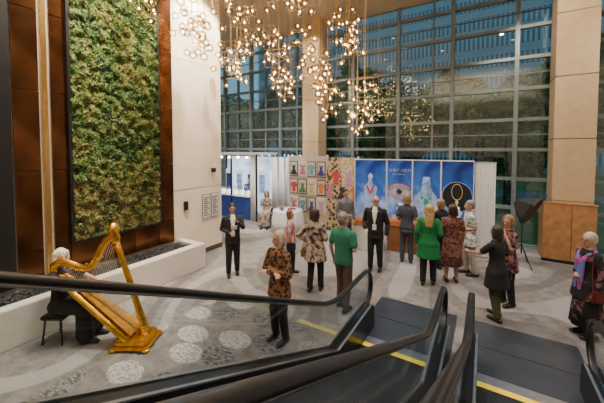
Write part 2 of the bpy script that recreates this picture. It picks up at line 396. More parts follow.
# ------------------------------------------------------------------ people
def person(label,a,b,ta,tb,Ht,skin,haircol,style,top,bottom,L='down',R='down',stance=.0,seated=False,extra=(),z0=0,woman=True,lean=0,turn=0,shift=0):
    S=Ht/1.75
    ang=math.atan2(tb-b,ta-a)-math.pi/2
    e=empty('person',(a,b,z0),ang); tag(e,label,'person')
    sk=mat('skin_%.2f'%skin[0],skin,.55,var=.05,scale=20)
    hipz=.92; dz=0
    if seated: dz=-.34; hipz=.58
    def U(x,y,z):
        z=z+dz; h=z-hipz
        return ((x+shift*max(0,h)*.12)*S,(y+max(0,h)*math.tan(lean))*S,z*S)
    ct,st_=math.cos(turn),math.sin(turn); RT=Matrix.Rotation(turn,4,'Z')
    def UH(x,y,z): return U(x*ct-y*st_,x*st_+y*ct,z)
    def Lw(x,y,z): return (x*S,y*S,z*S)
    wsh=.165 if woman else .19
    poses={'down':((.075,-.03,1.13),(.07,.05,.88)),'hold':((.065,-.04,1.14),(-.11,.14,1.08)),'folded':((.08,.05,1.13),(-.23,.17,1.15)),
      'raise':((.05,.10,1.18),(-.08,.24,1.34)),'point':((.06,.17,1.22),(.02,.38,1.18)),'hip':((.18,-.07,1.16),(.02,.06,1.03)),'harp':((.08,.22,1.24),(-.03,.46,1.22)),'bag':((.07,-.05,1.14),(.02,.13,1.0)),'chin':((.03,.10,1.16),(-.10,.13,1.40)),'lap':((.05,.05,1.12),(-.06,.22,.98))}
    if seated:
        kn=[(s*.12,.43,.54) for s in(-1,1)]; an=[(s*.12,.46,.09) for s in(-1,1)]
    else:
        kn=[(s*.095,.03+s*stance*.5,.50) for s in(-1,1)]; an=[(s*.105,-.02+s*stance,.085) for s in(-1,1)]
    hp=[(s*.085,0,hipz-.02) for s in(-1,1)]
    TR=[(.84,.155,.105),(.92,.165,.115),(1.02,.135,.098),(1.14,.13,.095),(1.28,.15,.11),(1.37,.155,.10),(1.44,.12,.08),(1.49,.06,.06)]
    if not woman: TR=[(.84,.15,.105),(.92,.16,.115),(1.02,.155,.11),(1.14,.16,.115),(1.28,.18,.12),(1.38,.185,.11),(1.45,.14,.085),(1.5,.065,.065)]
    def torso(bm,inf=0,zmin=.84,flare=0):
        pts=[];rad=[]
        for z,rx,ry in TR:
            if z<zmin-.01: continue
            k=inf if z<1.45 else inf*.6
            fl_=flare*max(0,(1.14-z)/.3)
            pts.append(U(0,0,z)); rad.append(((rx+k+fl_)*S,(ry+k+fl_*.7)*S))
        if zmin<.84:
            pts.insert(0,U(0,0,zmin)); rad.insert(0,((.165+inf+flare*1.2)*S,(.12+inf+flare)*S))
        tube(bm,pts,rad,n=20,cap=False)
    arms=[]
    for s,pn in ((-1,L),(1,R)):
        el,wr=poses[pn]
        x0=s*wsh
        arms.append((U(x0,0,1.40),U(x0+s*el[0],el[1],el[2]),U(x0+s*wr[0],wr[1],wr[2]),s,pn))
    bm=bmesh.new(); torso(bm)
    for i in (0,1):
        tube(bm,[Lw(*hp[i]),[(p+q)/2*S for p,q in zip(hp[i],kn[i])],Lw(*kn[i])],[.085*S,.072*S,.054*S])
        k,an_=kn[i],an[i]
        mid=[(p*.65+q*.35) for p,q in zip(k,an_)]; mid[1]-=.015
        tube(bm,[Lw(*k),Lw(*mid),Lw(*an_)],[.052*S,.055*S,.034*S])
        tube(bm,[Lw(an_[0],an_[1]-.03,.04),Lw(an_[0],an_[1]+.15,.03)],[(.035*S,.03*S),(.038*S,.022*S)])
    for (s0,e0,w0,s,pn) in arms:
        tube(bm,[s0,e0],[.05*S,.038*S]); tube(bm,[e0,w0],[.038*S,.025*S])
        e0v,w0v=Vector(e0),Vector(w0); h=(w0v-e0v).normalized()
        if pn=='hold': h=(h+Vector((-s*.3,-.1,-.35))).normalized()
        k=h.cross(Vector((0,0,1))) if abs(h.z)<.85 else Vector((0,1,0)); k=(k-h*k.dot(h)).normalized(); nrm=h.cross(k)
        if nrm.x*s>0: nrm=-nrm
        tube(bm,[w0v,w0v+h*.08*S],[(.026*S,.017*S),(.038*S,.016*S)],side=k,n=10)
        for j in range(4):
            o=(j-1.5)*.021; ln=(.062,.075,.07,.055)[j]
            a1=w0v+h*.085*S+k*o*S; a2=a1+h*ln*.5*S+k*o*.25*S+nrm*.01*S; a3=a2+h*ln*.38*S+nrm*.028*S
            tube(bm,[a1,a2,a3],[.0095*S,.009*S,.008*S],n=8)
        a1=w0v+h*.025*S-k*.025*S; a2=a1+h*.035*S-k*.028*S+nrm*.01*S; a3=a2+h*.035*S+nrm*.012*S
        tube(bm,[a1,a2,a3],[.012*S,.0105*S,.009*S],n=8)
    tube(bm,[U(0,-.005,1.44),U(0,.01,1.56)],[.052*S,.05*S])
    def E(c,r,sg=16): ell(bm,UH(*c),[q*S for q in r],sg,RT)
    E((0,.0,1.645),(.074,.092,.103)); E((0,.028,1.585),(.054,.062,.072)); E((0,.075,1.54),(.024,.02,.02))
    tube(bm,[UH(0,.09,1.645),UH(0,.113,1.60)],[.009*S,.014*S],n=8)
    for s in(-1,1): E((s*.076,-.005,1.615),(.012,.02,.032),8)
    E((0,.083,1.665),(.045,.012,.01),10)
    remesh(bm,'body',.0115,sk,e,2)
    for s in(-1,1):
        bm=bmesh.new(); ell(bm,UH(s*.029,.086,1.638),(.012*S,.009*S,.007*S),10,RT); obj('eye',fin(bm,'eye'),mat('eye_dark',(.03,.02,.015),.3),e,True)
    bm=bmesh.new(); ell(bm,UH(0,.092,1.572),(.023*S,.008*S,.007*S),10,RT); obj('mouth',fin(bm,'mouth'),mat('lip',(.40,.11,.09),.5),e,True)
    hm=mat('hair_%.2f_%.2f'%(haircol[0],haircol[2]),haircol,.55,var=.4,scale=30)
    bm=bmesh.new()
    def Eh(c,r): ell(bm,UH(*c),[q*S for q in r],16,RT)
    if style!='bald':
        Eh((0,-.022,1.685),(.086,.1,.088)); Eh((0,-.045,1.64),(.084,.08,.09))
    else:
        Eh((0,-.05,1.62),(.082,.062,.06))
    if style in('bob','long'):
        for s in(-1,1): tube(bm,[UH(s*.07,-.01,1.70),UH(s*.083,-.012,1.6),UH(s*.078,0,1.53)],[(.03*S,.045*S)]*2+[(.024*S,.035*S)],side=(1,0,0))
        tube(bm,[UH(0,-.06,1.66),UH(0,-.07,1.52)],[(.08*S,.045*S),(.082*S,.035*S)])
    if style=='long':
        tube(bm,[UH(0,-.07,1.6),U(0,-.10,1.45),U(0,-.12,1.30)],[(.085*S,.05*S),(.10*S,.035*S),(.075*S,.02*S)])
    remesh(bm,'hair',.012,hm,e,2)
    tm,sl,zmin,flare=top
    bm=bmesh.new(); torso(bm,.016,zmin,flare)
    for (s0,e0,w0,s,pn) in arms:
        if sl!='none':
            tube(bm,[s0,e0] if sl!='short' else [s0,[p*.3+q*.7 for p,q in zip(s0,e0)]],[.066*S,.054*S if not flare else .064*S],cap=True)
        if sl=='long': tube(bm,[e0,[p*.08+q*.92 for p,q in zip(e0,w0)]],[.053*S,.04*S if not flare else .055*S])
    remesh(bm,'top' if not (bottom[0]=='dress') else 'dress_bodice',.013,tm,e,2)
    kind,bmt=bottom[0],bottom[1]
    bm=bmesh.new()
    if kind=='pants':
        tube(bm,[U(0,0,.84),U(0,0,1.0)],[(.165*S,.125*S),(.15*S,.11*S)],n=20,cap=False)
        for i in (0,1):
            tube(bm,[Lw(*hp[i]),Lw(*kn[i])],[.1*S,.078*S])
            a2=list(an[i]); a2[2]=.10
            tube(bm,[Lw(*kn[i]),Lw(*a2)],[.077*S,.062*S])
        remesh(bm,'trousers',.013,bmt,e,2)
    elif kind in('skirt','dress') and not seated:
        zb=bottom[2]
        loft(bm,[(zb*S,.24*S,.21*S,0,0),((zb+.86)/2*S,.21*S,.18*S,0,0),(.88*S,.185*S,.14*S,0,0),(1.0*S,.155*S,.115*S,0,0)],48,.05,8)
        obj('skirt',fin(bm,'skirt'),bmt,e,True)
    else:
        for i in (0,1):
            tube(bm,[Lw(*hp[i]),Lw(*kn[i])],[.125*S,.10*S]); tube(bm,[Lw(*kn[i]),Lw(an[i][0],an[i][1]-.02,.13)],[.10*S,.12*S])
        tube(bm,[Lw(0,0,hipz),Lw(0,.42,.53)],[.12*S,.09*S]); tube(bm,[Lw(0,.40,.52),Lw(0,.42,.14)],[.09*S,.11*S])
        tube(bm,[U(0,0,.84),U(0,0,1.0)],[(.175*S,.13*S),(.15*S,.11*S)],n=20,cap=False)
        remesh(bm,'skirt',.015,bmt,e,2)
    for i in (0,1):
        bm=bmesh.new(); x,y,z=an[i]
        tube(bm,[Lw(x,y-.05,.045),Lw(x,y+.05,.045),Lw(x,y+.17,.035)],[(.042*S,.043*S),(.045*S,.043*S),(.04*S,.032*S)],side=(1,0,0))
        remesh(bm,'shoe',.012,BLACK if 'whiteshoes' not in extra else WHITE,e,2)
    if 'lanyard' in extra:
        bm=bmesh.new()
        for s in(-1,1): tube(bm,[U(s*.06,-.0,1.5),U(s*.065,.10,1.42),U(s*.035,.14,1.28),U(0,.15,1.12)],[.006*S]*4,n=6)
        bm_box(bm,U(-.045,.145,.99),U(.045,.155,1.12)); obj('lanyard',fin(bm,'lanyard'),WHITE,e)
    if 'shirt' in extra:
        bm=bmesh.new(); tube(bm,[U(0,.075,1.49),U(0,.118,1.40),U(0,.137,1.28),U(0,.135,1.12)],[(.05*S,.018*S),(.055*S,.02*S),(.045*S,.014*S),(.012*S,.01*S)],side=(1,0,0))
        obj('shirt_front',fin(bm,'shirt_front'),WHITE,e,True)
    if 'scarf' in extra:
        bm=bmesh.new()
        tube(bm,[U(-.09,-.03,1.46),U(-.1,.08,1.42),U(-.05,.13,1.30),U(-.03,.15,.8)],[(.03*S,.02*S)]*2+[(.055*S,.025*S)]*2)
        tube(bm,[U(.09,-.03,1.46),U(.1,.08,1.42),U(.05,.13,1.30),U(.04,.15,.7)],[(.03*S,.02*S)]*2+[(.055*S,.025*S)]*2)
        tube(bm,[U(-.1,-.03,1.46),U(0,-.08,1.48),U(.1,-.03,1.46)],[.03*S]*3)
        remesh(bm,'scarf',.012,mat('scarf_pink',(.50,.02,.22),.7,tex='voronoi',scale=14,col2=(.08,.2,.5)),e)
    if 'glasses' in extra:
        bm=bmesh.new()
        for s in(-1,1):
            tube(bm,[UH(s*.03+.02*math.cos(t),.104,1.638+.015*math.sin(t)) for t in [k*.7 for k in range(10)]],[.002*S]*10,n=5)
        tube(bm,[UH(-.01,.105,1.64),UH(.01,.105,1.64)],[.002*S]*2,n=5)
        obj('glasses',fin(bm,'glasses'),BLACK,e)
    if 'belt' in extra:
        bm=bmesh.new(); loft(bm,[(.985*S,.172*S,.13*S,0,0),(1.015*S,.17*S,.128*S,0,0)]); obj('belt',fin(bm,'belt'),BLACK,e)
    M=Matrix.Translation((a,b,z0))@Matrix.Rotation(ang,4,'Z')
    return e,M,arms,S,U
SK=(.52,.30,.20); SK2=(.40,.21,.13); SK3=(.28,.15,.09)
GREY=(.20,.19,.18); WHT=(.62,.60,.56); BLD=(.18,.10,.045); BRN=(.045,.025,.014); DRK=(.015,.012,.01)
def cm(n,c,**k): return mat('cloth_'+n,c,.85,**k)
NAVY=cm('charcoal',(.018,.02,.028)); BLK=cm('black',(.010,.010,.012))
LEO=cm('leopard',(.010,.008,.007),col2=(.24,.11,.045),tex='voronoi',scale=20,p0=.35,p1=.6)
KIM=cm('kimono',(.035,.028,.028),col2=(.46,.35,.27),scale=11)
GRN=cm('polo_green',(.025,.18,.105)); KHA=cm('khaki',(.09,.06,.042)); EMR=cm('emerald',(.005,.18,.05))
MAR=cm('maroon',(.07,.012,.018),col2=(.20,.09,.06),scale=18); FLO=cm('floral',(.20,.27,.28),col2=(.66,.64,.60),scale=16)
PNK=cm('pinkwhite',(.55,.10,.16),col2=(.62,.48,.48),scale=16); GRY=cm('greyshirt',(.17,.17,.175)); SLA=cm('slate',(.05,.055,.075))
OLV=cm('olive',(.05,.055,.022),var=.3); DPK=cm('darkpink',(.015,.015,.02),col2=(.30,.10,.13),scale=16); TAN=cm('tan',(.40,.36,.30))
CAM_=cm('camisole',(.42,.34,.26),col2=(.10,.08,.08),scale=12); BFL=cm('blackfloral',(.010,.010,.012),col2=(.22,.10,.12),tex='noise',scale=9,p0=.58,p1=.63)
P={}
P[1]=person('man in dark suit with lanyard reading a paper',-5.03,5.11,-1,1.5,1.70,SK2,DRK,'short',(NAVY,'long',.80,0),('pants',BLK),'raise','hold',woman=False,extra=('shirt','lanyard'),stance=.05,lean=.03)
P[2]=person('white-haired woman in brown patterned blouse with folded arms',-2.68,3.72,-3.2,0,1.72,SK,(.50,.42,.32),'bob',(LEO,'long',.74,.03),('pants',BLK),'folded','folded',turn=-.3,shift=.2)
P[3]=person('woman in pink and white top with black shoulder bag',-3.98,5.98,-3.0,6.6,1.50,SK,BLD,'bob',(PNK,'short',.82,.02),('pants',BLK),'hold','down',stance=.08,turn=-.4)
P[4]=person('woman seen from behind in loose beige patterned kimono',-3.00,5.46,-3.7,8.5,1.73,SK,BRN,'bob',(KIM,'long',.66,.06),('pants',BLK),'hip','hold',stance=.06,turn=.5,shift=-.3)
P[5]=person('grey-haired man in green polo shirt and khaki trousers',-2.20,5.08,-1.6,8.5,1.80,SK,GREY,'short',(GRN,'short',.84,.015),('pants',KHA),'down','hold',woman=False,extra=('belt',),stance=-.07,turn=-.4)
P[6]=person('man in grey shirt standing near the booths',-3.45,8.1,-1.9,7.0,1.80,SK,BRN,'short',(GRY,'long',.80,0),('pants',SLA),'down','hold',woman=False)
P[7]=person('man in black suit and white shirt with lanyard',-2.25,7.13,-1.4,1,1.84,SK,(.2,.17,.14),'bald',(BLK,'long',.78,.01),('pants',BLK),'down','bag',woman=False,extra=('shirt','lanyard','glasses'),turn=.4,stance=.05)
P[8]=person('woman in slate dress looking at the jewellery displays',-1.72,8.1,-2.2,11,1.78,SK,(.30,.2,.1),'bob',(SLA,'short',.8,.01),('pants',SLA),'hold','hold',lean=.06)
P[9]=person('woman with long blonde hair in emerald cardigan',-1.02,7.0,-1.5,10,1.76,SK,(.46,.30,.12),'long',(EMR,'long',.60,.055),('pants',BLK),'down','hold',stance=.05,turn=.4)
P[10]=person('woman in maroon patterned dress seen from behind',-.60,7.42,-1.4,10,1.74,SK2,BRN,'bob',(MAR,'short',.8,.02),('dress',MAR,.40),'hold','down',turn=.5)
P[11]=person('woman in black jacket among the visitors',-.90,8.15,-2.2,8.9,1.72,SK,(.22,.14,.07),'bob',(BLK,'long',.8,.01),('pants',BLK),'chin','hold',lean=.05)
P[12]=person('grey-haired woman in pale floral blouse and light trousers',-.26,8.05,-2.5,7.2,1.76,SK,GREY,'short',(FLO,'short',.72,.04),('pants',TAN),'hold','hold',stance=.06,lean=.04)
P[13]=person('dark-haired woman in black top and olive trousers gesturing',.22,6.19,-1.3,7.2,1.64,SK2,(.03,.02,.015),'bob',(BLK,'short',.62,.06),('pants',OLV),'point','hold',stance=.07,lean=.04)
P[14]=person('woman in dark top with pink pattern facing her companion',.40,6.85,-1.0,5.6,1.72,SK,(.27,.17,.08),'bob',(DPK,'short',.7,.03),('pants',BLK),'chin','down',turn=.3)
P[15]=person('white-haired woman in long black dress with bright scarf',1.43,6.35,-1.5,5.0,1.66,SK,(.48,.46,.43),'short',(BFL,'long',.66,.07),('dress',BFL,.20),'down','hold',extra=('scarf','glasses'),turn=.2)
P[16]=person('woman in light patterned dress seated beside the table',-7.15,9.1,-5.6,6,1.66,SK,BLD,'long',(CAM_,'short',.84,.01),('skirt',CAM_),'lap','lap',seated=True)
ch=empty('chair',(-7.15,9.1,0),math.atan2(6-9.1,-5.6+7.15)-math.pi/2); tag(ch,'plain black chair under the seated woman','chair')
box('seat',(-.2,-.2,.38),(.2,.2,.42),BLACK,ch,.01); box('backrest',(-.19,-.24,.5),(.19,-.21,.85),BLACK,ch,.008)
for sx in(-1,1):
    for sy in(-1,1): cyl('leg',(sx*.18,sy*.18,.39),(sx*.19,sy*.2,0),.012,BLACK,ch,8)
    cyl('back_post',(sx*.18,-.19,.40),(sx*.18,-.225,.86),.012,BLACK,ch,8)
# harpist
ca,sa=math.cos(math.radians(31.4)),math.sin(math.radians(31.4))
hx,hy=-4.62,2.46
px=hx-1.12*ca-.12*sa; py=hy-1.12*sa+.12*ca
P[17]=person('white-haired harpist in black dress seated at the harp',px,py,px+ca,py+sa,1.76,SK,WHT,'bob',(BLK,'short',.84,.01),('skirt',BLK),'harp','harp',seated=True,lean=.02,turn=-.5)
def prop_phone(p,size,m,lab,cat,name):
    e,M,arms,S,U=p
    w0,w1=Vector(arms[0][2]),Vector(arms[1][2])
    c=M@((w0+w1)/2+Vector((0,.10,.03)))
    o=box(name,(-size[0]/2,-size[1]/2,-size[2]/2),(size[0]/2,size[1]/2,size[2]/2),m,None,.004); o.location=c; o.rotation_euler=(math.radians(-50),0,M.to_euler().z)
    tag(o,lab,cat)
prop_phone(P[1],(.14,.012,.19),WHITE,'white sheet of paper held by the man in a suit','paper','paper_sheet')
prop_phone(P[8],(.15,.012,.21),WHITE,'white brochure held by the woman in slate','brochure','brochure')
def handbag(p,side,m,lab,z=.82):
    e,M,arms,S,U=p
    c=M@Vector((side*.27*S,.02,z*S)); h=empty('handbag',c,M.to_euler().z); tag(h,lab,'handbag')
    box('bag_body',(-.04,-.11,-.11),(.04,.11,.07),m,h,.02)
    bm=bmesh.new(); tube(bm,[(0,-.10,.08),(-side*.05,-.08,.3),(-side*.10,-.03,.58*S),(-side*.10,.03,.58*S),(-side*.05,.08,.3),(0,.10,.08)],[(.008,.005)]*6,n=6); obj('strap',fin(bm,'strap'),m,h)
handbag(P[4],-1,mat('leather_tan',(.22,.11,.05),.5),'tan leather handbag on the shoulder of the woman in kimono')
handbag(P[3],1,BLACK,'black shoulder bag beside the woman in pink')
handbag(P[13],1,BLACK,'black handbag carried by the dark-haired woman')
handbag(P[15],-1,mat('leather_red',(.12,.012,.015),.5),'dark red handbag carried by the woman with the scarf')
# ------------------------------------------------------------------ harp
hp_=empty('harp',(hx,hy,0),math.radians(31.4)); tag(hp_,'gilded concert harp leaning back against the seated harpist','harp')
bm=bmesh.new(); tube(bm,[(.04,0,.14),(-.35,0,.46),(-.75,0,.78),(-1.04,0,1.03)],[(.20,.085),(.155,.075),(.11,.06),(.065,.05)],n=24,side=(0,1,0)); obj('soundbox',fin(bm,'soundbox'),GOLD,hp_,True)
nn=Vector((.94,0,1.1)).normalized()
def slab(name,p,q,w1,w2,o1,o2,t,m):
    bm=bmesh.new()
    a=[Vector(p)+nn*o1+Vector((0,s*w1,0)) for s in(-1,1)]+[Vector(q)+nn*o2+Vector((0,s*w2,0)) for s in(1,-1)]
    vs=[bm.verts.new(x) for x in a]+[bm.verts.new(x+nn*t) for x in a]
    for f in [(0,3,2,1),(4,5,6,7),(0,1,5,4),(1,2,6,5),(2,3,7,6),(3,0,4,7)]: bm.faces.new([vs[i] for i in f])
    return obj(name,fin(bm,name),m,hp_)
slab('soundboard',(.07,0,.16),(-1.0,0,1.04),.17,.05,.078,.042,.010,mat('soundboard',(.62,.30,.045),.3,.45,var=.35,scale=14))
slab('string_rib',(.05,0,.18),(-.99,0,1.04),.018,.012,.088,.052,.010,BRASS)
def fluted(pts,rads,n=36,fl=.10):
    bm=bmesh.new(); R=[]
    for (x,y,z),r in zip(pts,rads):
        R.append([bm.verts.new((x+r*(1+fl*math.cos(12*k*math.tau/n))*math.cos(k*math.tau/n),y+r*(1+fl*math.cos(12*k*math.tau/n))*math.sin(k*math.tau/n),z)) for k in range(n)])
    for i in range(len(R)-1):
        for k in range(n): bm.faces.new([R[i][k],R[i][(k+1)%n],R[i+1][(k+1)%n],R[i+1][k]])
    bm.faces.new(R[0][::-1]); bm.faces.new(R[-1]); return bm
obj('column',fin(fluted([(.25,0,.14),(.24,0,.27),(.155,0,.55),(.02,0,1.0),(-.11,0,1.42),(-.165,0,1.60)],[.085,.055,.044,.040,.038,.042]),'column'),GOLD,hp_,True)
bm=bmesh.new(); tube(bm,[(-.165,0,1.58),(-.175,0,1.63),(-.19,0,1.70),(-.20,0,1.78),(-.205,0,1.82)],[.048,.07,.058,.085,.05],n=20); obj('crown',fin(bm,'crown'),GOLD,hp_,True)
for z,r in ((.27,.068),(.42,.055),(1.50,.05),(1.57,.06)):
    t=(z-.26)/1.37; cyl('column_ring',(.23-.42*t,0,z-.012),(.23-.42*t,0,z+.012),r,GOLD,hp_,20)
bm=bmesh.new(); tube(bm,[(-1.08,0,1.02),(-1.13,0,1.11),(-1.12,0,1.20),(-1.03,0,1.26),(-.92,0,1.26),(-.80,0,1.21),(-.68,0,1.17),(-.58,0,1.18),(-.50,0,1.25),(-.43,0,1.38),(-.37,0,1.51),(-.29,0,1.61),(-.19,0,1.66)],[(.05,.05),(.045,.06),(.042,.065),(.04,.065),(.038,.058),(.036,.052),(.036,.05),(.036,.052),(.036,.055),(.036,.055),(.038,.052),(.04,.05),(.045,.05)],n=14,side=(0,1,0)); obj('neck',fin(bm,'neck'),GOLD,hp_,True)
for k in range(9):
    f=k/8; bm=bmesh.new(); ell(bm,(-1.0+.66*f,-.05,1.235+(-.08*math.sin(f*3.14) if f<.6 else .28*(f-.55))),(.014,.012,.014),8); obj('ornament',fin(bm,'ornament'),BRASS,hp_,True)
box('pedestal',(-.12,-.20,.05),(.36,.20,.16),GOLD,hp_,.03); box('pedestal_step',(-.16,-.24,.03),(.40,.24,.07),GOLD,hp_,.01)
for x_,y_ in ((-.12,-.21),(-.12,.21),(.36,-.21),(.36,.21)):
    bm=bmesh.new(); ell(bm,(x_,y_,.028),(.065,.05,.028),12); obj('foot',fin(bm,'foot'),GOLD,hp_,True)
neckpts=[(-1.03,1.22),(-.85,1.20),(-.68,1.13),(-.56,1.15),(-.45,1.33),(-.36,1.50),(-.25,1.61)]
STR=mat('string',(.75,.72,.62),.4)
for i in range(30):
    f=i/29; k=f*(len(neckpts)-1); j=min(int(k),len(neckpts)-2); g=k-j
    nx=neckpts[j][0]*(1-g)+neckpts[j+1][0]*g; nz=neckpts[j][1]*(1-g)+neckpts[j+1][1]*g
    sx=-.96+1.0*f; sz=1.06-.86*f+.08
    if nz>sz+.02: cyl('string',(sx,0,sz),(nx,.0,nz),.0025,STR,hp_,5)
st=empty('piano_stool',(px-.02*ca,py-.02*sa,0),math.radians(31.4)); tag(st,'black upholstered stool with splayed metal legs','stool')
box('seat',(-.17,-.20,.38),(.19,.20,.45),BLACK,st,.025)
for sx in(-1,1):
    for sy in(-1,1): cyl('leg',(sx*.12,sy*.14,.39),(sx*.15,sy*.17,0),.014,BLACK,st,8)
# ------------------------------------------------------------------ white table with things
tb_=empty('banquet_table',(-6.1,9.0,0)); tag(tb_,'round table draped in a white floor-length cloth','table')
bm=bmesh.new(); loft(bm,[(0.01,.60,.60,0,0),(.35,.57,.57,0,0),(.73,.54,.54,0,0),(.755,.53,.53,0,0)],64,.05,14); obj('tablecloth',fin(bm,'tablecloth'),WHITE,tb_,True)
SIL=mat('silver',(.6,.6,.6),.25,.9)
sd=empty('display_stand',(-6.0,9.1,.755)); tag(sd,'tiered display stand with small cards on the white table','display stand')
cyl('stem',(0,0,0),(0,0,.42),.012,SIL,sd)
for z,r in ((.02,.16),(.22,.12),(.40,.08)): cyl('tray',(0,0,z),(0,0,z+.012),r,SIL,sd,20)
for (x,y,c) in ((-6.35,8.9,(.5,.35,.3)),(-6.18,8.75,(.1,.13,.3)),(-5.85,8.75,(.5,.06,.08))):
    o=box('card_box',(x-.06,y-.04,.757),(x+.06,y+.04,.88),mat('cardbox_%.1f'%c[0]+str(c[2]),c,.6),None,.005); tag(o,'small coloured gift box on the white table','box')
# ------------------------------------------------------------------ fashion sketch booth
def dress_poly(x,z,s,k):
    if k==0: pts=[(-.12,0),(.12,0),(.06,.22),(.13,.34),(.10,.38),(.04,.33),(-.04,.33),(-.10,.38),(-.13,.34),(-.06,.22)]
    elif k==1: pts=[(-.07,0),(.07,0),(.08,.2),(.16,.18),(.16,.24),(.07,.36),(-.07,.36),(-.16,.24),(-.16,.18),(-.08,.2)]
    else: pts=[(-.15,.0),(.0,-.03),(.15,.0),(.05,.2),(.08,.36),(.03,.32),(-.03,.32),(-.08,.36),(-.05,.2)]
    return [(x+p*s,z+q*s) for p,q in pts]
bk=empty('display_wall',(-5.75,9.85,0)); tag(bk,'white booth wall hung with rows of framed garment designs','display wall')
box('board',(-.87,0,.0),(.80,.05,2.70),mat('board_cream',(.50,.43,.34),.8),bk)
box('post',(-.92,-.02,0),(-.87,.06,2.74),WHITE,bk); box('post',(.80,-.02,0),(.85,.06,2.74),WHITE,bk)
cols=[(.50,.16,.22),(.05,.06,.2),(.5,.05,.06),(.6,.42,.15),(.03,.03,.03),(.15,.35,.42),(.5,.25,.4),(.1,.2,.06),(.6,.22,.06)]
for i in range(4):
    for j in range(3):
        x=-.62+i*.40; z=.55+j*.68; ci=(i*5+j*2)%9
        box('picture_frame',(x-.17,-.02,z),(x+.17,0,z+.58),mat('frame_dark',(.05,.035,.03),.5) if (i+j)%3 else WHITE,bk)
        box('picture_mount',(x-.145,-.026,z+.03),(x+.145,-.02,z+.55),mat('mount',(.60,.54,.46),.8),bk)
        poly_y('garment_print',dress_poly(x,z+.08,1.05,(i+j)%3),-.032,-.026,mat('print_%d'%ci,cols[ci],.7,var=.5,scale=25),bk)
tp=empty('display_wall',(-4.35,9.75,0)); tag(tp,'booth wall covered in dark floral and golden printed fabric','display wall')
box('fabric',(-.55,0,0),(.02,.05,2.66),mat('tapestry',(.03,.028,.025),.8,col2=(.50,.38,.20),tex='voronoi',scale=8,p0=.3,p1=.6),tp)
box('fabric',(.03,0,0),(.62,.05,2.66),mat('tapestry2',(.45,.30,.06),.8,col2=(.55,.48,.36),tex='noise',scale=9),tp)
box('post',(.62,-.02,0),(.67,.06,2.7),WHITE,tp)
for i in range(5):
    x=-.42+i*.24
    poly_y('garment_print',dress_poly(x,1.2+.5*(i%2),1.3,i%3),-.008,-.002,mat('print_%d'%((i*2)%9),cols[(i*2)%9],.7,var=.5,scale=25),tp)
# ------------------------------------------------------------------ blue jewellery banners
def bannermat(name,c0,c1,c2,k):
    m=D.materials.new(name); m.use_nodes=True; nt=m.node_tree; N=nt.nodes; L=nt.links; p=N['Principled BSDF']; p.inputs['Roughness'].default_value=.35
    tc=N.new('ShaderNodeTexCoord'); n=N.new('ShaderNodeTexNoise'); n.inputs['Scale'].default_value=1.1; n.inputs['Detail'].default_value=3; n.inputs['Distortion'].default_value=1.2; L.new(tc.outputs['Object'],n.inputs['Vector'])
    sx=N.new('ShaderNodeSeparateXYZ'); L.new(tc.outputs['Object'],sx.inputs[0])
    ad=N.new('ShaderNodeMath'); ad.operation='MULTIPLY_ADD'; ad.inputs[1].default_value=.28; L.new(sx.outputs['Z'],ad.inputs[0]); L.new(n.outputs['Fac'],ad.inputs[2])
    r=N.new('ShaderNodeValToRGB'); e=r.color_ramp.elements; e[0].position=.3; e[0].color=(*c0,1); e[1].position=.85; e[1].color=(*c2,1); q=e.new(.55); q.color=(*c1,1)
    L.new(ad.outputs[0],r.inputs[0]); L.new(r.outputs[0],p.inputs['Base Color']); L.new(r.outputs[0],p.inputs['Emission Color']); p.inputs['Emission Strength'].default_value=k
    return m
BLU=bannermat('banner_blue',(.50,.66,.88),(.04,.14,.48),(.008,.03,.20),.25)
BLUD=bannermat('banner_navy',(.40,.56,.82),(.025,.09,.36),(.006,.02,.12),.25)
def banner(x0,x1,m,lab):
    e=empty('banner_panel',((x0+x1)/2,9.45,0)); h=(x1-x0)/2
    box('panel',(-h+.02,0,.02),(h-.02,.03,2.62),m,e)
    box('frame',(-h,-.012,0),(-h+.018,.04,2.65),WHITE,e); box('frame',(h-.018,-.012,0),(h,.04,2.65),WHITE,e); box('frame',(-h+.018,-.012,2.62),(h-.018,.04,2.65),WHITE,e)
    tag(e,lab,'banner'); return e,h
def disc(name,x,z,rx,rz_,y,m,par,inner=0,n=32):
    bm=bmesh.new()
    A=[bm.verts.new((x+rx*math.cos(k*math.tau/n),y,z+rz_*math.sin(k*math.tau/n))) for k in range(n)]
    if inner:
        B=[bm.verts.new((x+rx*inner*math.cos(k*math.tau/n),y,z+rz_*inner*math.sin(k*math.tau/n))) for k in range(n)]
        for k in range(n): bm.faces.new([A[k],A[(k+1)%n],B[(k+1)%n],B[k]])
    else: bm.faces.new(A)
    return obj(name,fin(bm,name),m,par)
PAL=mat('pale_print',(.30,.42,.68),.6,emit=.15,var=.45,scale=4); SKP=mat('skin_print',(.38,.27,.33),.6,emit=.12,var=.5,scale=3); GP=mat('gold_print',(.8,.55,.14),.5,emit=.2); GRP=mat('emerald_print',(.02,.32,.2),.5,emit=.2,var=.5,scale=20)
DKP=mat('dark_print',(.012,.014,.025),.5)
e1,h=banner(-3.62,-2.63,BLU,'tall blue banner showing a mannequin in a pale dress')
e1.rotation_euler=(0,0,.36); e1.location=(-2.64-h*math.cos(.36),9.44-h*math.sin(.36),0)
poly_y('bust_print',[(-.26,.5),(.28,.5),(.2,1.0),(.13,1.35),(.22,1.75),(.08,1.88),(.05,2.0),(.08,2.12),(0,2.22),(-.08,2.12),(-.05,2.0),(-.08,1.88),(-.22,1.75),(-.13,1.35),(-.2,1.0)],-.004,-.002,PAL,e1)
poly_y('necklace_print',[(-.14,1.8),(0,1.5),(.14,1.8),(.1,1.84),(0,1.62),(-.1,1.84)],-.008,-.006,mat('red_print',(.6,.05,.1),.5),e1)
e2,h=banner(-2.63,-1.86,BLU,'blue banner with a close-up eye photograph and white lettering')
disc('photo_print',0,1.66,.36,.24,-.003,SKP,e2)
